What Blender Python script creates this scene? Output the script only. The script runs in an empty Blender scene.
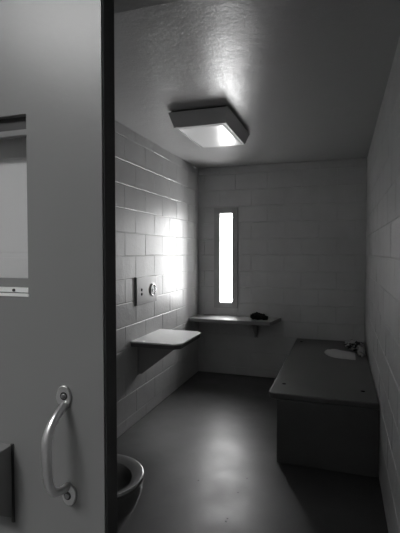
import bpy, bmesh, math, random
from mathutils import Vector, noise
random.seed(4)
C = bpy.context.scene.collection
PI = math.pi
H = 2.615                      # ceiling height
XL, XR, YB = -1.772, 0.260, 5.3
ZF = -0.022                    # floor level # cell walls
YF0, YF1 = 0.765, 1.00          # front wall outside / inside faces
COURSE, BLK = 0.2032, 0.4064
Z0 = 2.5215 - 12*COURSE        # lowest bed joint

# ------------------------------------------------------------------ materials
def mat(name, col, rough=0.5, metal=0.0, bumps=(), spec=0.5, var=0.0, coat=0.0, coat_rough=0.1,
        rough_var=0.0, stain=None):
    m = bpy.data.materials.new(name); m.use_nodes = True
    nt = m.node_tree; N = nt.nodes; L = nt.links
    b = N['Principled BSDF']
    b.inputs['Base Color'].default_value = (col, col, col, 1)
    b.inputs['Roughness'].default_value = rough
    b.inputs['Metallic'].default_value = metal
    b.inputs['Specular IOR Level'].default_value = spec
    b.inputs['Coat Weight'].default_value = coat
    b.inputs['Coat Roughness'].default_value = coat_rough
    tc = N.new('ShaderNodeTexCoord')
    if var > 0:
        n = N.new('ShaderNodeTexNoise'); n.inputs['Scale'].default_value = 3.5; n.inputs['Detail'].default_value = 6
        L.new(tc.outputs['Object'], n.inputs['Vector'])
        r = N.new('ShaderNodeMapRange')
        r.inputs[1].default_value = 0.3; r.inputs[2].default_value = 0.7
        r.inputs[3].default_value = col*(1-var); r.inputs[4].default_value = col*(1+var)
        L.new(n.outputs['Fac'], r.inputs[0])
        cc = N.new('ShaderNodeCombineColor')
        for k in range(3): L.new(r.outputs[0], cc.inputs[k])
        L.new(cc.outputs[0], b.inputs['Base Color'])
    if rough_var > 0:
        n = N.new('ShaderNodeTexNoise'); n.inputs['Scale'].default_value = 5; n.inputs['Detail'].default_value = 8
        L.new(tc.outputs['Object'], n.inputs['Vector'])
        r = N.new('ShaderNodeMapRange')
        r.inputs[1].default_value = 0.3; r.inputs[2].default_value = 0.7
        r.inputs[3].default_value = rough-rough_var; r.inputs[4].default_value = rough+rough_var
        L.new(n.outputs['Fac'], r.inputs[0]); L.new(r.outputs[0], b.inputs['Roughness'])
    prev = None
    for kind, scale, dist, strength in bumps:
        if kind == 'noise':
            t = N.new('ShaderNodeTexNoise'); t.inputs['Scale'].default_value = scale; t.inputs['Detail'].default_value = 5
            out = t.outputs['Fac']
        elif kind == 'ridge':     # trowelled paint: thin raised wandering ridges
            t = N.new('ShaderNodeTexVoronoi'); t.feature = 'DISTANCE_TO_EDGE'; t.inputs['Scale'].default_value = scale
            w = N.new('ShaderNodeTexNoise'); w.inputs['Scale'].default_value = scale*0.7; w.inputs['Detail'].default_value = 4
            L.new(tc.outputs['Object'], w.inputs['Vector'])
            mx = N.new('ShaderNodeVectorMath'); mx.operation = 'MULTIPLY_ADD'
            L.new(w.outputs['Color'], mx.inputs[0]); mx.inputs[1].default_value = (0.25,)*3
            L.new(tc.outputs['Object'], mx.inputs[2]); L.new(mx.outputs[0], t.inputs['Vector'])
            mp = N.new('ShaderNodeMapRange'); mp.inputs[1].default_value = 0.0; mp.inputs[2].default_value = 0.12
            mp.inputs[3].default_value = 1; mp.inputs[4].default_value = 0
            L.new(t.outputs['Distance'], mp.inputs[0]); out = mp.outputs[0]
        if kind == 'noise': L.new(tc.outputs['Object'], t.inputs['Vector'])
        bu = N.new('ShaderNodeBump'); bu.inputs['Distance'].default_value = dist; bu.inputs['Strength'].default_value = strength
        L.new(out, bu.inputs['Height'])
        if prev: L.new(prev.outputs['Normal'], bu.inputs['Normal'])
        prev = bu
    if prev: L.new(prev.outputs['Normal'], b.inputs['Normal'])
    return m

M_wall  = mat('painted_block', 0.60, 0.48, bumps=[('noise', 9, 0.006, 0.45), ('noise', 38, 0.004, 0.55), ('noise', 90, 0.002, 0.4)], spec=0.45, var=0.06, coat=0.22, coat_rough=0.3)
M_wallo = mat('white_painted_block', 0.78, 0.45, bumps=[('noise', 40, 0.002, 0.4)])
M_ceil  = mat('trowelled_gloss_ceiling', 0.47, 0.31, bumps=[('noise', 5, 0.012, 0.28), ('noise', 28, 0.003, 0.42), ('noise', 85, 0.0018, 0.5)], spec=0.5)
M_ceilo = mat('dayroom_ceiling', 0.5, 0.6)
M_floor = mat('sealed_concrete', 0.07, 0.40, bumps=[('noise', 6, 0.004, 0.25), ('noise', 70, 0.0008, 0.5)], spec=0.9, var=0.18, rough_var=0.05)
M_floor2= mat('dayroom_floor', 0.2, 0.4, var=0.1)
M_door  = mat('grey_door_enamel', 0.22, 0.33, bumps=[('noise', 60, 0.0008, 0.35), ('noise', 12, 0.002, 0.2)], spec=0.5, var=0.03)
M_trim  = mat('door_surround_enamel', 0.38, 0.35, bumps=[('noise', 50, 0.002, 0.4)])
M_edge  = mat('dark_leaf_edge', 0.045, 0.7)  # dark tone for the narrow leading face of the leaf
M_gap   = mat('dark_parts_and_shade', 0.03, 0.5)  # near-black for small parts; also shade painted into recesses and gaps
M_lamp  = mat('lamp_housing_enamel', 0.65, 0.4)
M_steel = mat('brushed_stainless', 0.42, 0.27, metal=1.0, bumps=[('noise', 30, 0.001, 0.2)])
M_cast  = mat('worn_cast_aluminium', 0.78, 0.33, metal=1.0, bumps=[('noise', 90, 0.0008, 0.5)], rough_var=0.1)
M_shelf = mat('shelf_steel_paint', 0.85, 0.30, spec=0.6, bumps=[('noise', 25, 0.001, 0.3)])
M_desk = mat('desk_steel_paint', 0.30, 0.38, bumps=[('noise', 25, 0.001, 0.3)])
M_brack = mat('dark_bracket_steel', 0.34, 0.45)
M_bunk  = mat('bunk_steel_paint', 0.115, 0.42, bumps=[('noise', 20, 0.001, 0.3)], var=0.08)
M_bunkb = mat('bunk_concrete_base', 0.13, 0.55, bumps=[('noise', 25, 0.002, 0.3)], var=0.1)
M_black = mat('black_cloth', 0.008, 0.9, bumps=[('noise', 90, 0.004, 0.6)])
M_cloth = mat('pale_cloth', 0.5, 0.85, bumps=[('noise', 60, 0.003, 0.4)])
M_hole  = mat('dark_hole', 0.002, 1.0, spec=0)
M_frame = mat('window_frame_enamel', 0.4, 0.4)
M_reveal= mat('window_reveal_paint', 0.6, 0.5)

def mottled():
    m = mat('mottled_cloth', 0.2, 0.85, bumps=[('noise', 60, 0.004, 0.5)])
    nt = m.node_tree; N = nt.nodes; L = nt.links
    tc = N.new('ShaderNodeTexCoord'); v = N.new('ShaderNodeTexNoise'); v.inputs['Scale'].default_value = 15
    v.inputs['Detail'].default_value = 1
    L.new(tc.outputs['Object'], v.inputs['Vector'])
    r = N.new('ShaderNodeValToRGB'); r.color_ramp.elements[0].position = 0.42; r.color_ramp.elements[1].position = 0.52
    r.color_ramp.elements[0].color = (0.015,)*3+(1,); r.color_ramp.elements[1].color = (0.45,)*3+(1,)
    L.new(v.outputs['Fac'], r.inputs[0]); L.new(r.outputs[0], N['Principled BSDF'].inputs['Base Color'])
    return m
M_mott = mottled()

def glass(name, tint=1.0, refl=0.08, rough=0.02):
    m = bpy.data.materials.new(name); m.use_nodes = True
    nt = m.node_tree; N = nt.nodes; L = nt.links
    N.remove(N['Principled BSDF'])
    tr = N.new('ShaderNodeBsdfTransparent'); tr.inputs[0].default_value = (tint,)*3+(1,)
    gl = N.new('ShaderNodeBsdfGlossy'); gl.inputs['Roughness'].default_value = rough
    lw = N.new('ShaderNodeLayerWeight'); lw.inputs['Blend'].default_value = 0.5
    pw = N.new('ShaderNodeMath'); pw.operation = 'POWER'; pw.inputs[1].default_value = 4.5
    fr = N.new('ShaderNodeMath'); fr.operation = 'MULTIPLY_ADD'; fr.inputs[1].default_value = 0.85; fr.inputs[2].default_value = 0.04
    L.new(lw.outputs['Facing'], pw.inputs[0]); L.new(pw.outputs[0], fr.inputs[0])
    mx = N.new('ShaderNodeMixShader')
    L.new(fr.outputs[0], mx.inputs[0]); L.new(tr.outputs[0], mx.inputs[1]); L.new(gl.outputs[0], mx.inputs[2])
    L.new(mx.outputs[0], N['Material Output'].inputs[0])
    return m
M_glass = glass('clear_pane', 0.95)

def emis(name, col, strength, rough=0.3):
    m = mat(name, col, rough, bumps=[('noise', 50, 0.001, 0.3)])
    b = m.node_tree.nodes['Principled BSDF']
    b.inputs['Emission Color'].default_value = (1, 1, 1, 1); b.inputs['Emission Strength'].default_value = strength
    return m
M_lens  = emis('lamp_diffuser', 0.7, 0.16, 0.22)  # pale lens with weak emission and low roughness
M_lens2 = emis('dayroom_diffuser', 0.8, 15)

# ------------------------------------------------------------------ mesh helpers
def box(bm, x0, y0, z0, x1, y1, z1):
    v = [bm.verts.new(p) for p in ((x0,y0,z0),(x1,y0,z0),(x1,y1,z0),(x0,y1,z0),(x0,y0,z1),(x1,y0,z1),(x1,y1,z1),(x0,y1,z1))]
    for f in ((3,2,1,0),(4,5,6,7),(0,1,5,4),(1,2,6,5),(2,3,7,6),(3,0,4,7)):
        bm.faces.new([v[i] for i in f])
def prism(bm, pts, axis, a, b):
    """extrude a polygon (2-D) along axis between a and b; axis 'x' -> pts are (y,z), 'y' -> (x,z), 'z' -> (x,y)"""
    def P(p, t): return {'x': (t, p[0], p[1]), 'y': (p[0], t, p[1]), 'z': (p[0], p[1], t)}[axis]
    A = [bm.verts.new(P(p, a)) for p in pts]; B = [bm.verts.new(P(p, b)) for p in pts]
    n = len(pts)
    for i in range(n): bm.faces.new((A[i], A[(i+1)%n], B[(i+1)%n], B[i]))
    bm.faces.new(A[::-1]); bm.faces.new(B)
def obj(name, bm, m, parent=None, smooth=False, bevel=0, seg=2, loc=None):
    bmesh.ops.recalc_face_normals(bm, faces=bm.faces)
    me = bpy.data.meshes.new(name); bm.to_mesh(me); bm.free()
    me.materials.append(m)
    o = bpy.data.objects.new(name, me); C.objects.link(o)
    if loc: # mesh was written in world coords; move origin
        for v in me.vertices: v.co -= Vector(loc)
        o.location = loc
    if parent:
        o.parent = parent
        o.matrix_parent_inverse = parent_inv(parent)
    if smooth:
        for p in me.polygons: p.use_smooth = True
    if bevel:
        b = o.modifiers.new('b', 'BEVEL'); b.width = bevel; b.segments = seg; b.limit_method = 'ANGLE'; b.angle_limit = 0.6
        for p in me.polygons: p.use_smooth = True
        w = o.modifiers.new('w', 'WEIGHTED_NORMAL'); w.keep_sharp = True
    return o
def world_loc(o):
    l = o.location.copy()
    p = o.parent
    # locations here are written in world coordinates with inverse parents
    return l
from mathutils import Matrix
def parent_inv(p):
    return Matrix.Translation(-p['_w']) if False else Matrix.Translation(-Vector(POS[p.name]))
POS = {}
FLOOR_CHIPS = [(-0.916, 2.741, 0.006, 0.006), (-0.606, 2.871, 0.006, 0.006), (-0.626, 2.683, 0.006, 0.006), (-0.621, 2.397, 0.006, 0.006), (-0.623, 2.367, 0.006, 0.006)]
def reg(o, w): POS[o.name] = w; return o
def empty(name, loc, label=None, cat=None, group=None, kind=None):
    o = bpy.data.objects.new(name, None); C.objects.link(o); o.location = loc; o.empty_display_size = 0.1
    reg(o, loc)
    if label: o['label'] = label
    if cat: o['category'] = cat
    if group: o['group'] = group
    if kind: o['kind'] = kind
    return o
def struct(o): o['kind'] = 'structure'; return o

def sub_rect(r, h):
    """rectangle minus a hole (u0,v0,u1,v1)"""
    u0,v0,u1,v1 = r; a,b,c,d = h
    if c <= u0 or a >= u1 or d <= v0 or b >= v1: return [r]
    out = []
    if a > u0: out.append((u0,v0,a,v1))
    if c < u1: out.append((c,v0,u1,v1))
    m0, m1 = max(u0,a), min(u1,c)
    if b > v0: out.append((m0,v0,m1,b))
    if d < v1: out.append((m0,d,m1,v1))
    return out
def block_face(bm, axis, plane, out, u0, u1, z0, z1, phase, par, holes=(), zref=Z0, g=0.0065, dep=0.0030):
    """faces of running-bond blocks on a plane; 'out' = +1/-1 direction of the visible side along axis"""
    def P(u, v, d):
        t = plane - out*dep + out*d
        return (t, u, v) if axis == 'x' else (u, t, v)
    k0 = math.floor((z0 - zref)/COURSE)
    k = k0
    while zref + k*COURSE < z1:
        a, b = max(zref+k*COURSE, z0), min(zref+(k+1)*COURSE, z1)
        if b - a > 0.02:
            ph = phase + (BLK/2 if (k + par) % 2 else 0)
            n = math.floor((u0-ph)/BLK)
            while ph + n*BLK < u1:
                c, d = max(ph+n*BLK, u0), min(ph+(n+1)*BLK, u1)
                n += 1
                if d - c < 0.02: continue
                rs = [(c, a, d, b)]
                for h in holes: rs = [q for r in rs for q in sub_rect(r, h)]
                j = random.uniform(-0.0007, 0.0007)
                tl = random.uniform(-0.0009, 0.0009)
                for (p, q, r, s) in rs:
                    if r-p < 0.012 or s-q < 0.012: continue
                    mg = 0.0018; gv = 0.62*g
                    O = [bm.verts.new(P(*t, 0)) for t in ((p+mg,q+mg),(r-mg,q+mg),(r-mg,s-mg),(p+mg,s-mg))]
                    I = [bm.verts.new(P(t[0], t[1], dep+j+t[2])) for t in ((p+gv,q+g,tl),(r-gv,q+g,tl),(r-gv,s-g,-tl),(p+gv,s-g,-tl))]
                    for i in range(4): bm.faces.new((O[i], O[(i+1)%4], I[(i+1)%4], I[i]))
                    bm.faces.new(I)
        k += 1
def slab(bm, axis, t0, t1, u0, u1, z0, z1, holes=()):
    rs = [(u0, z0, u1, z1)]
    for h in holes: rs = [q for r in rs for q in sub_rect(r, h)]
    for (p, q, r, s) in rs:
        if axis == 'x': box(bm, t0, p, q, t1, r, s)
        else: box(bm, p, t0, q, r, t1, s)
DEP = 0.0030
# ------------------------------------------------------------------ the cell shell
bm = bmesh.new(); box(bm, XL-0.2, YF0, -0.12, XR+0.2, YB+0.2, ZF); struct(obj('floor', bm, M_floor))
bm = bmesh.new(); box(bm, XL-0.2, YF1, H, XR+0.2, YB+0.2, H+0.12); struct(obj('ceiling', bm, M_ceil))
bm = bmesh.new(); slab(bm, 'x', XL-0.2, XL-DEP, YF0+0.01, YB+0.19, ZF, H)
block_face(bm, 'x', XL, 1, YF1, YB, ZF, H, 3.31, 1); struct(obj('wall_left', bm, M_wall))
bm = bmesh.new(); slab(bm, 'x', XR+DEP, XR+0.2, YF0+0.01, YB+0.19, ZF, H)
block_face(bm, 'x', XR, -1, YF1, YB, ZF, H, 3.25, 0); struct(obj('wall_right', bm, M_wall))
WX0, WX1, WZ0, WZ1 = -1.479, -1.318, 0.895, 2.030      # clear window opening
wh = (WX0, WZ0, WX1, WZ1)
bm = bmesh.new(); slab(bm, 'y', YB+0.005, YB+0.2, XL-0.2, XR+0.2, ZF, H, [wh])
block_face(bm, 'y', YB, -1, XL, XR, ZF, H, 0.144, 0, [(WX0-0.07, WZ0-0.06, WX1+0.07, WZ1+0.06)], g=0.007, dep=0.005); struct(obj('wall_back', bm, M_wall))
# front wall with the doorway
DX0, DX1, DZ = -0.62, 0.16, 2.165
dh = (DX0, -1, DX1, DZ)
bm = bmesh.new(); slab(bm, 'y', YF0+DEP, YF1-DEP, -3.6, 2.6, ZF, H+0.4, [dh])
block_face(bm, 'y', YF1, 1, XL, XR, ZF, H, 0.1, 0, [dh])
struct(obj('wall_front', bm, M_wall))
bm = bmesh.new()
block_face(bm, 'y', YF0, -1, -3.6, 2.6, ZF, H+0.4, -0.80, 0, [dh], zref=0.1106)
slab(bm, 'y', YF0+DEP-0.002, YF0+DEP+0.001, -3.6, 2.6, ZF, H+0.4, [dh])
struct(obj('wall_outer', bm, M_wallo))
# steel door surround lining the opening
bm = bmesh.new()
box(bm, DX0-0.001, YF0-0.004, ZF, DX0+0.012, YF1+0.004, DZ); box(bm, DX1-0.012, YF0-0.004, ZF, DX1+0.001, YF1+0.004, DZ)
box(bm, DX0-0.001, YF0-0.004, DZ-0.012, DX1+0.001, YF1+0.004, DZ+0.001)
struct(obj('trim_1', bm, M_trim, bevel=0.002))

# ------------------------------------------------------------------ the dayroom the photograph is taken from
bm = bmesh.new(); box(bm, -3.6, -3.2, -0.12, 2.6, YF0, ZF); struct(obj('floor_dayroom', bm, M_floor2))
bm = bmesh.new(); box(bm, -3.6, -3.2, H+0.4, 2.6, YF1, H+0.5); struct(obj('ceiling_dayroom', bm, M_ceilo))
bm = bmesh.new(); box(bm, -3.7, -3.2, ZF, -3.6, YF0, H+0.4); struct(obj('wall_dayroom_left', bm, M_wallo))
bm = bmesh.new(); box(bm, 2.6, -3.2, ZF, 2.7, YF0, H+0.4); struct(obj('wall_dayroom_right', bm, M_ceilo))
bm = bmesh.new(); box(bm, -3.6, -3.3, ZF, 2.6, -3.2, H+0.4); struct(obj('wall_dayroom_back', bm, M_ceilo))

# ------------------------------------------------------------------ window: frame, reveal, pane
w = empty('window_1', ((WX0+WX1)/2, YB, (WZ0+WZ1)/2), kind='structure')
FW = 0.068
bm = bmesh.new()
a, b, c, d = -1.556, 0.827, -1.246, 2.100
y0, y1 = YB-0.014, YB+0.012
box(bm, a, y0, b, WX0, y1, d); box(bm, WX1, y0, b, c, y1, d); box(bm, WX0, y0, b, WX1, y1, WZ0); box(bm, WX0, y0, WZ1, WX1, y1, d)
obj('window_frame', bm, M_frame, w, bevel=0.003)
bm = bmesh.new()
t = 0.004
box(bm, WX0, YB+0.012, WZ0, WX0+t, YB+0.2, WZ1); box(bm, WX1-t, YB+0.012, WZ0, WX1, YB+0.2, WZ1)
box(bm, WX0, YB+0.012, WZ0, WX1, YB+0.2, WZ0+t); box(bm, WX0, YB+0.012, WZ1-t, WX1, YB+0.2, WZ1)
obj('window_reveal', bm, M_reveal, w)
bm = bmesh.new(); box(bm, WX0+t, YB+0.165, WZ0+t, WX1-t, YB+0.171, WZ1-t); obj('window_pane', bm, M_glass, w)

# ------------------------------------------------------------------ sliding door
DY0, DY1, DE = 0.70, 0.745, -0.4175       # leaf front face, rear face, leading edge
dr = empty('door_1', (-0.9, 0.72, 0.0), kind='structure')
GX1, GZ0, GZ1 = -0.589, 1.453, 1.810       # glazed opening in the leaf
GX0 = GX1-0.36
lh = (GX0, GZ0, GX1, GZ1)
bm = bmesh.new(); slab(bm, 'y', DY0, DY1, -1.45, DE-0.0035, 0.0, 2.25, [lh])
bmesh.ops.remove_doubles(bm, verts=bm.verts, dist=1e-5)
obj('door_leaf', bm, M_door, dr, bevel=0.0)
bm = bmesh.new(); box(bm, DE-0.0035, DY0+0.0035, 0.0, DE, DY1-0.002, 2.25); obj('edge_strip', bm, M_edge, dr, bevel=0.001)
# glazing: deep head reveal, beads, sill lip, pane
gz = empty('door_window', ((GX0+GX1)/2, 0.72, (GZ0+GZ1)/2)); gz.parent = dr; gz.matrix_parent_inverse = parent_inv(dr)
def ring(bm, x0, z0, x1, z1, wl, wt, wb, y0, y1):
    box(bm, x0, y0, z0, x0+wl, y1, z1); box(bm, x1-wl, y0, z0, x1, y1, z1)
    box(bm, x0+wl, y0, z0, x1-wl, y1, z0+wb); box(bm, x0+wl, y0, z1-wt, x1-wl, y1, z1)
bm = bmesh.new(); ring(bm, GX0, GZ0+0.016, GX1, GZ1-0.026, 0.006, 0.012, 0.018, DY0+0.010, DY0+0.022)
obj('glazing_bead', bm, M_door, gz, bevel=0.001)
bm = bmesh.new(); box(bm, GX0, DY0+0.024, GZ0, GX1, DY1, GZ0+0.03); box(bm, GX0, DY0+0.022, GZ1-0.03, GX1, DY1, GZ1)
box(bm, GX0, DY0+0.014, GZ1-0.026, GX1, DY0+0.022, GZ1)
obj('recess_shade', bm, M_gap, gz)  # shade inside the glazed opening put into dark boxes
bm = bmesh.new(); box(bm, GX0, DY0-0.002, GZ0-0.002, GX1+0.002, DY0+0.012, GZ0+0.004); box(bm, GX0, DY0+0.002, GZ0+0.006, GX1+0.001, DY0+0.016, GZ0+0.0155)
obj('sill_lip', bm, M_shelf, gz, bevel=0.0008)
bm = bmesh.new(); box(bm, GX0+0.003, DY0+0.023, GZ0+0.028, GX1-0.003, DY0+0.028, GZ1-0.028); obj('glass_pane', bm, M_glass, gz)
bm = bmesh.new(); bmesh.ops.create_cone(bm, cap_ends=True, segments=12, radius1=0.0032, radius2=0.0028, depth=0.003,
    matrix=Matrix.Translation((-0.6255, DY0+0.001, GZ0+0.0105)) @ Matrix.Rotation(PI/2, 4, 'X'))
obj('screw', bm, M_gap, gz)
# food slot hood
fx = -0.634
fs = empty('food_slot', (fx-0.2, DY0, 1.07)); fs.parent = dr; fs.matrix_parent_inverse = parent_inv(dr)
prof = [(DY0, 1.148), (0.652, 1.146), (0.650, 1.030), (DY0, 0.994)]
bm = bmesh.new(); prism(bm, prof, 'x', fx-0.38, fx); obj('slot_hood', bm, M_door, fs, bevel=0.002)
bm = bmesh.new(); box(bm, fx-0.002, DY0-0.003, 0.988, fx+0.004, DY0+0.001, 1.150)
obj('slot_gap_shade', bm, M_gap, fs)  # dark strip painting the shaded joint beside the hood

# pull handle ------------------------------------------------
hx = -0.505
hd = empty('pull_handle', (hx, DY0, 1.17)); hd.parent = dr; hd.matrix_parent_inverse = parent_inv(dr)
def sweep(bm, path, radii, seg=14):
    """path: points; radii: (rw, rd) per point; rw along x-ish, rd across"""
    rings = []
    n = len(path)
    for i, p in enumerate(path):
        p = Vector(p); t = (Vector(path[min(i+1, n-1)]) - Vector(path[max(i-1, 0)])).normalized()
        u = Vector((1, 0, 0)); u = (u - t*u.dot(t)).normalized(); v = t.cross(u)
        rw, rd = radii[i]
        rings.append([bm.verts.new(p + u*rw*math.cos(2*PI*k/seg) + v*rd*math.sin(2*PI*k/seg)) for k in range(seg)])
    for i in range(n-1):
        for k in range(seg):
            bm.faces.new((rings[i][k], rings[i][(k+1)%seg], rings[i+1][(k+1)%seg], rings[i+1][k]))
    bm.faces.new(rings[0][::-1]); bm.faces.new(rings[-1])
def bez(ps, n):
    out = []
    for i in range(n+1):
        t = i/n; q = [Vector(p) for p in ps]
        while len(q) > 1: q = [q[j].lerp(q[j+1], t) for j in range(len(q)-1)]
        out.append(q[0])
    return out
zt, zb = 1.257, 1.077
path = bez([(hx+0.002, DY0-0.001, zt-0.010), (hx-0.001, DY0-0.030, zt-0.020), (hx-0.005, DY0-0.048, zt-0.045), (hx-0.005, DY0-0.051, 1.19)], 10)
path += bez([(hx-0.005, DY0-0.051, 1.19), (hx-0.004, DY0-0.055, 1.115), (hx+0.001, DY0-0.058, zb+0.004), (hx+0.006, DY0-0.001, zb+0.010)], 12)[1:]
rad = []
for i in range(len(path)):
    t = i/(len(path)-1); m_ = math.sin(PI*t)
    rad.append((0.0068+0.0035*m_**2, 0.0085-0.0015*m_))
bm = bmesh.new(); sweep(bm, path, rad); obj('grip', bm, M_cast, hd, smooth=True)
def leafplate(zc, up, dx):
    pts = []
    n = 28
    for i in range(n):
        a = 2*PI*i/n
        r = 0.0145*(1+0.42*max(0, math.cos(a))**3)
        pts.append((hx+dx-0.002*up+1.12*r*math.sin(a), zc+up*r*math.cos(a)*1.15))
    bm = bmesh.new(); prism(bm, pts, 'y', DY0-0.0055, DY0)
    return bm
for zc, up, dx in ((zt+0.002, 1, 0.0), (zb-0.004, -1, 0.006)):
    pl = obj('mounting_plate', leafplate(zc, up, dx), M_cast, hd, bevel=0.0018, loc=(hx+dx, DY0, zc)); reg(pl, (hx+dx, DY0, zc))
    bm = bmesh.new(); zz = zc+up*0.004
    bmesh.ops.create_cone(bm, cap_ends=True, segments=18, radius1=0.0062, radius2=0.0046, depth=0.004,
        matrix=Matrix.Translation((hx+dx, DY0-0.0068, zz)) @ Matrix.Rotation(PI/2, 4, 'X'))
    bq = bmesh.new()
    bmesh.ops.create_cone(bq, cap_ends=True, segments=20, radius1=0.0080, radius2=0.0080, depth=0.001,
        matrix=Matrix.Translation((hx+dx, DY0-0.0058, zz)) @ Matrix.Rotation(PI/2, 4, 'X'))
    rc = obj('screw_recess', bq, M_gap, hd, loc=(hx+dx, DY0, zz))
    sc = obj('screw', bm, M_steel, hd, bevel=0.0008, loc=(hx+dx, DY0, zz))
# small chips in the floor finish
fl = bpy.data.objects['floor']; reg(fl, (0, 0, 0))
for (x, y, rx, ry) in FLOOR_CHIPS:
    bm = bmesh.new(); n = 9
    prism(bm, [(x+rx*math.cos(2*PI*k/n)*random.uniform(.6, 1.1), y+ry*math.sin(2*PI*k/n)*random.uniform(.6, 1.1)) for k in range(n)], 'z', ZF, ZF+0.0012)
    obj('paint_chip', bm, M_gap, fl)
# ------------------------------------------------------------------ ceiling light
lt = empty('ceiling_light', (-1.035, 3.47, H), 'boxy grey ceiling light with a white lens and sloped metal sides', 'light')
def frus(bm, top, bot, z1, z0, cap_top=True, cap_bot=False):
    T = [bm.verts.new((x, y, z1)) for x, y in ((top[0],top[1]),(top[2],top[1]),(top[2],top[3]),(top[0],top[3]))]
    B = [bm.verts.new((x, y, z0)) for x, y in ((bot[0],bot[1]),(bot[2],bot[1]),(bot[2],bot[3]),(bot[0],bot[3]))]
    for i in range(4): bm.faces.new((T[i], T[(i+1)%4], B[(i+1)%4], B[i]))
    if cap_top: bm.faces.new(T)
    if cap_bot: bm.faces.new(B[::-1])
    return T, B
TOP = (-1.272, 3.075, -0.802, 3.865); BOT = (-1.243, 3.122, -0.832, 3.795)
zL = H-0.118
bm = bmesh.new()
T, B = frus(bm, TOP, BOT, H-0.012, zL)
r_ = 0.010
I = [bm.verts.new((x, y, zL)) for x, y in ((BOT[0]+r_,BOT[1]+r_),(BOT[2]-r_,BOT[1]+r_),(BOT[2]-r_,BOT[3]-r_),(BOT[0]+r_,BOT[3]-r_))]
J = [bm.verts.new((v.co.x, v.co.y, zL+0.012)) for v in I]
for i in range(4):
    bm.faces.new((B[i], B[(i+1)%4], I[(i+1)%4], I[i])); bm.faces.new((I[i], I[(i+1)%4], J[(i+1)%4], J[i]))
obj('housing', bm, M_lamp, lt, bevel=0.002)
bm = bmesh.new(); box(bm, TOP[0]+0.02, TOP[1]+0.02, H-0.013, TOP[2]-0.02, TOP[3]-0.02, H); obj('rim_gap_shade', bm, M_gap, lt)  # dark colour stands for shade between housing and ceiling
bm = bmesh.new(); frus(bm, (BOT[0]+r_,BOT[1]+r_,BOT[2]-r_,BOT[3]-r_), (BOT[0]+r_+0.02,BOT[1]+r_+0.02,BOT[2]-r_-0.02,BOT[3]-r_-0.02), zL+0.010, zL-0.006, True, True)
obj('lens', bm, M_lens, lt, bevel=0.003)

# ------------------------------------------------------------------ wall-hung table on the left wall
tb = empty('wall_table', (XL, 3.755, 0.75), 'small pale wall-hung table with clipped corners on left block wall', 'table')
ch = 0.055
y0, y1, x1 = 3.40, 4.045, -1.305
pts = [(XL, y0), (x1-ch, y0), (x1, y0+ch), (x1, y1-ch), (x1-ch, y1), (XL, y1)]
bm = bmesh.new(); prism(bm, pts, 'z', 0.735, 0.750); obj('table_top', bm, M_shelf, tb, bevel=0.003)
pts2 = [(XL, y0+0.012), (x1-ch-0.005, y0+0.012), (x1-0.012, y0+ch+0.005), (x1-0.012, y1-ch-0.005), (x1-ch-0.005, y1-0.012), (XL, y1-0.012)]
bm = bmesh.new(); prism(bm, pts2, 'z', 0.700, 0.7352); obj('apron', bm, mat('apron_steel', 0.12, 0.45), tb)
for yy in (3.56,):
    bm = bmesh.new(); prism(bm, [(XL, 0.70), (-1.40, 0.70), (-1.40, 0.68), (XL+0.035, 0.42), (XL, 0.42)], 'y', yy-0.004, yy+0.004)
    box(bm, XL, yy-0.025, 0.41, XL+0.006, yy+0.025, 0.70)
    obj('bracket', bm, M_brack, tb, bevel=0.001)

# ------------------------------------------------------------------ long shelf desk beneath the window
dk = empty('wall_desk', (XL, YB, 0.735), 'long narrow steel desk shelf fixed to back wall beneath slit window', 'desk')
y0 = 4.917; x1 = -0.700
pts = [(XL, y0), (-0.785, y0), (-0.770, y0+0.012), (x1, YB), (XL, YB)]
bm = bmesh.new(); prism(bm, pts, 'z', 0.692, 0.735); obj('desk_top', bm, M_desk, dk, bevel=0.004)
for xx in (-1.005,):
    bm = bmesh.new(); prism(bm, [(YB, 0.692), (YB-0.30, 0.692), (YB-0.30, 0.672), (YB-0.03, 0.48), (YB, 0.48)], 'x', xx-0.004, xx+0.004)
    box(bm, xx-0.025, YB-0.006, 0.47, xx+0.025, YB, 0.692)
    obj('bracket', bm, M_brack, dk, bevel=0.001)

# ------------------------------------------------------------------ intercom / service plate on left wall
ip = empty('wall_panel', (XL, 3.76, 1.18), 'rectangular metal plate with two holes and a round fitting on left block wall', 'panel')
bm = bmesh.new(); box(bm, XL, 3.508, 1.052, XL+0.012, 3.945, 1.308); obj('plate', bm, mat('panel_steel', 0.30, 0.35, metal=0.0, bumps=[('noise', 40, 0.001, 0.4)]), ip, bevel=0.003)
bm = bmesh.new(); box(bm, XL, 3.480, 1.050, XL+0.006, 3.5075, 1.312); obj('side_gap_shade', bm, M_gap, ip)  # dark strip stands for the shadowed gap beside the plate
RX = Matrix.Rotation(PI/2, 4, 'Y')
for zz in (1.190, 1.148):
    bm = bmesh.new(); bmesh.ops.create_cone(bm, cap_ends=True, segments=16, radius1=0.013, radius2=0.013, depth=0.003, matrix=Matrix.Translation((XL+0.0125, 3.608, zz)) @ RX)
    obj('hole', bm, M_hole, ip)
bm = bmesh.new()
ri = []
for k in range(32):
    a = 2*PI*k/32
    ri.append([bm.verts.new((XL+x, 3.852+r*math.cos(a), 1.170+r*math.sin(a))) for x, r in ((0.012, 0.066), (0.020, 0.060), (0.019, 0.050), (0.008, 0.046))])
for k in range(32):
    for j in range(3): bm.faces.new((ri[k][j], ri[(k+1)%32][j], ri[(k+1)%32][j+1], ri[k][j+1]))
obj('round_bezel', bm, M_steel, ip, smooth=True)
bm = bmesh.new(); bmesh.ops.create_cone(bm, cap_ends=True, segments=32, radius1=0.049, radius2=0.045, depth=0.004, matrix=Matrix.Translation((XL+0.013, 3.852, 1.17)) @ RX)
obj('round_face', bm, M_brack, ip)
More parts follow.
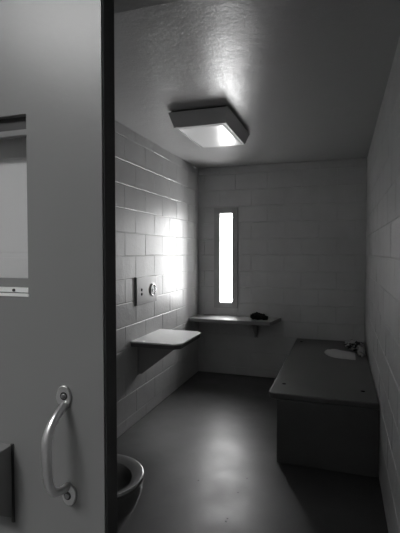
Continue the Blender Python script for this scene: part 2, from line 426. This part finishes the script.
bm = bmesh.new(); bmesh.ops.create_cone(bm, cap_ends=True, segments=20, radius1=0.020, radius2=0.016, depth=0.008, matrix=Matrix.Translation((XL+0.017, 3.852, 1.165)) @ RX)
obj('push_button', bm, M_steel, ip, bevel=0.003)

# ------------------------------------------------------------------ bunk
bk = empty('bunk', (-0.15, 4.27, 0), 'dark solid bed platform with overhanging top along right wall', 'bed')
def rrect(x0, y0, x1, y1, r, corners, n=6):
    pts = []
    for cx, cy, a0, on, px, py in ((x0+r,y0+r,PI,corners[0],x0,y0),(x1-r,y0+r,1.5*PI,corners[1],x1,y0),(x1-r,y1-r,0,corners[2],x1,y1),(x0+r,y1-r,0.5*PI,corners[3],x0,y1)):
        if on: pts += [(cx+r*math.cos(a0+0.5*PI*i/n), cy+r*math.sin(a0+0.5*PI*i/n)) for i in range(n+1)]
        else: pts.append((px, py))
    return pts
bm = bmesh.new(); prism(bm, rrect(-0.512, 3.170, XR-0.005, YB, 0.05, (1,0,0,0)), 'z', 0.450, 0.495); obj('bed_top', bm, M_bunk, bk, bevel=0.010, seg=3)
bm = bmesh.new(); box(bm, -0.446, 3.160, ZF, XR-0.005, YB, 0.451); obj('base', bm, M_bunkb, bk, bevel=0.006)
for xx, yy in ((-0.425, 3.415), (0.160, 3.415), (-0.437, 5.10), (0.155, 5.10)):
    bm = bmesh.new(); bmesh.ops.create_cone(bm, cap_ends=True, segments=16, radius1=0.016, radius2=0.016, depth=0.002, matrix=Matrix.Translation((xx, yy, 0.4955)))
    obj('bolt_hole', bm, M_hole, bk)

# ------------------------------------------------------------------ loose things
def lump(name, parts, m, label, cat, base, seed, amp=0.35, freq=9):
    bm = bmesh.new()
    for (cx, cy, rx, ry, rz) in parts:
        s = bmesh.ops.create_icosphere(bm, subdivisions=4, radius=1.0)['verts']
        for v in s:
            d = v.co.normalized()
            nn = noise.fractal(Vector((d.x*2.0+seed, d.y*2.0, d.z*2.0+cx*7)), 0.8, 2.1, 4)
            r = 1 + amp*nn
            p = Vector((d.x*rx*r, d.y*ry*r, d.z*rz*r))
            p.z = max(p.z + rz*0.75, 0.0)
            v.co = Vector((cx, cy, base)) + p
    cx = sum(p[0] for p in parts)/len(parts); cy = sum(p[1] for p in parts)/len(parts)
    o = obj(name, bm, m, smooth=True, loc=(cx, cy, base))
    o['label'] = label; o['category'] = cat
    return o
lump('cloth_bundle', [(-0.960, 5.07, 0.065, 0.055, 0.046), (-0.885, 5.08, 0.052, 0.05, 0.034)], M_black,
     'small black crumpled bundle on the desk shelf beneath the window', 'cloth', 0.735, 3.0, 0.45)
# flat pale cloth on the bunk, tongue shaped
def tongue():
    bm = bmesh.new(); nu, nv = 30, 18
    top = []
    for i in range(nu+1):
        u = i/nu; row = []
        wd = 0.185*math.sqrt(max(0, 1-(1-min(u*1.9, 1))**2))*(1-0.12*u)+0.004
        for j in range(nv+1):
            s = -1+2*j/nv
            x = -0.165+0.30*u; y = 4.64-0.08*u + wd*s*(1-0.35*u*u) - 0.06*u*s*s
            edge = min(1, (1-abs(s))*6, u*12)
            z = 0.496+edge*(0.010+0.010*u+0.010*abs(noise.noise(Vector((x*14, y*9, 1)))))
            row.append(bm.verts.new((x, y, z)))
        top.append(row)
    for i in range(nu):
        for j in range(nv): bm.faces.new((top[i][j], top[i+1][j], top[i+1][j+1], top[i][j+1]))
    return bm
o = obj('towel', tongue(), M_cloth, smooth=True, loc=(0, 4.66, 0.496))
o['label'] = 'pale flat cloth lying on the bed top with a rounded end'; o['category'] = 'cloth'
lump('crumpled_cloth', [(0.120, 4.93, 0.075, 0.12, 0.045), (0.175, 4.80, 0.055, 0.12, 0.05), (0.195, 4.63, 0.032, 0.10, 0.04)], M_mott,
     'crumpled mottled dark and pale cloth heap on the bed beside right wall', 'cloth', 0.496, 8.0, 0.5)

# ------------------------------------------------------------------ stainless toilet
tcx, tcy = -1.205, 1.925
ti = empty('toilet', (tcx, tcy, 0), 'stainless steel toilet bowl on floor by left wall behind the door', 'toilet')
RXo, RYo = 0.250, 0.238
def lathe(bm, prof, n=56, dx=0.0):
    rows = []
    for (f, z, sh) in prof:
        rows.append([bm.verts.new((tcx+sh+RXo*f*math.cos(2*PI*k/n), tcy+RYo*f*math.sin(2*PI*k/n), z)) for k in range(n)])
    for i in range(len(rows)-1):
        for k in range(n): bm.faces.new((rows[i][k], rows[i][(k+1)%n], rows[i+1][(k+1)%n], rows[i+1][k]))
    return rows
bm = bmesh.new()
rows = lathe(bm, [(0.64,ZF,-0.09),(0.66,0.03,-0.09),(0.74,0.09,-0.065),(0.85,0.17,-0.035),(0.93,0.25,-0.01),(0.965,0.31,0),(0.965,0.360,0)])
bm.faces.new(rows[0][::-1]); obj('bowl_shell', bm, M_steel, ti, smooth=True)
bm = bmesh.new()
lathe(bm, [(0.965,0.355,0),(0.995,0.359,0),(1.005,0.371,0),(0.995,0.381,0),(0.965,0.383,0),(0.80,0.372,0),(0.74,0.362,0)]); obj('rim', bm, M_steel, ti, smooth=True)
bm = bmesh.new()
rows = lathe(bm, [(0.742,0.363,0),(0.72,0.345,0),(0.69,0.30,-0.01),(0.60,0.22,-0.02),(0.42,0.15,-0.04),(0.25,0.13,-0.04)]); bm.faces.new(rows[-1])
obj('basin', bm, M_steel, ti, smooth=True)
bm = bmesh.new(); prism(bm, [(XL, 1.70), (-1.50, 1.70), (-1.41, 1.78), (-1.41, 2.07), (-1.50, 2.15), (XL, 2.15)], 'z', ZF, 0.82); obj('cabinet', bm, M_steel, ti, bevel=0.008)

# ------------------------------------------------------------------ dayroom ceiling light
dl = empty('dayroom_light', (-1.45, -0.95, H+0.4), 'long white ceiling light of the room outside the cell', 'light')
dl.name = 'strip_light'; reg(dl, (-1.45, -0.95, H+0.4))
bm = bmesh.new(); box(bm, -2.0, -1.25, H+0.33, -0.9, -0.65, H+0.4); obj('housing', bm, M_ceilo, dl)
bm = bmesh.new(); box(bm, -1.98, -1.23, H+0.318, -0.92, -0.67, H+0.331); obj('diffuser', bm, M_lens2, dl)

# ------------------------------------------------------------------ daylight
ld = bpy.data.lights.new('daylight', 'AREA'); ld.shape = 'RECTANGLE'
ld.size = WX1-WX0-0.012; ld.size_y = WZ1-WZ0-0.012; ld.energy = 1; ld.cycles.is_portal = True
lo = bpy.data.objects.new('daylight', ld); C.objects.link(lo)
lo.location = ((WX0+WX1)/2, YB+0.19, (WZ0+WZ1)/2); lo.rotation_euler = (-PI/2, 0, 0)
W = bpy.data.worlds.new('sky'); bpy.context.scene.world = W; W.use_nodes = True
W.node_tree.nodes['Background'].inputs[0].default_value = (1, 1, 1, 1)
# overcast sky, brighter towards the right of the opening than towards the left
wn = W.node_tree.nodes; wl = W.node_tree.links
wt = wn.new('ShaderNodeTexCoord'); ws = wn.new('ShaderNodeSeparateXYZ'); wm = wn.new('ShaderNodeMapRange')
wm.inputs[1].default_value = -0.55; wm.inputs[2].default_value = 0.35; wm.inputs[3].default_value = 16; wm.inputs[4].default_value = 52
wl.new(wt.outputs['Generated'], ws.inputs[0]); wl.new(ws.outputs[0], wm.inputs[0]); wl.new(wm.outputs[0], wn['Background'].inputs[1])

# ------------------------------------------------------------------ camera
cd = bpy.data.cameras.new('camera'); cam = bpy.data.objects.new('camera', cd); C.objects.link(cam)
cd.sensor_fit = 'VERTICAL'; cd.sensor_height = 36; cd.lens = 430/533*36; cd.clip_start = 0.02
cam.location = (0, 0, 1.54)
cam.rotation_euler = (PI/2-math.radians(1.93), 0, math.radians(18.27))
sc = bpy.context.scene; sc.camera = cam
sc.cycles.max_bounces = 16; sc.cycles.diffuse_bounces = 10; sc.cycles.transparent_max_bounces = 12
sc.view_settings.view_transform = 'Standard'; sc.view_settings.look = 'None'
sc.view_settings.gamma = 1; sc.view_settings.use_curve_mapping = False; sc.view_settings.exposure = 0.6
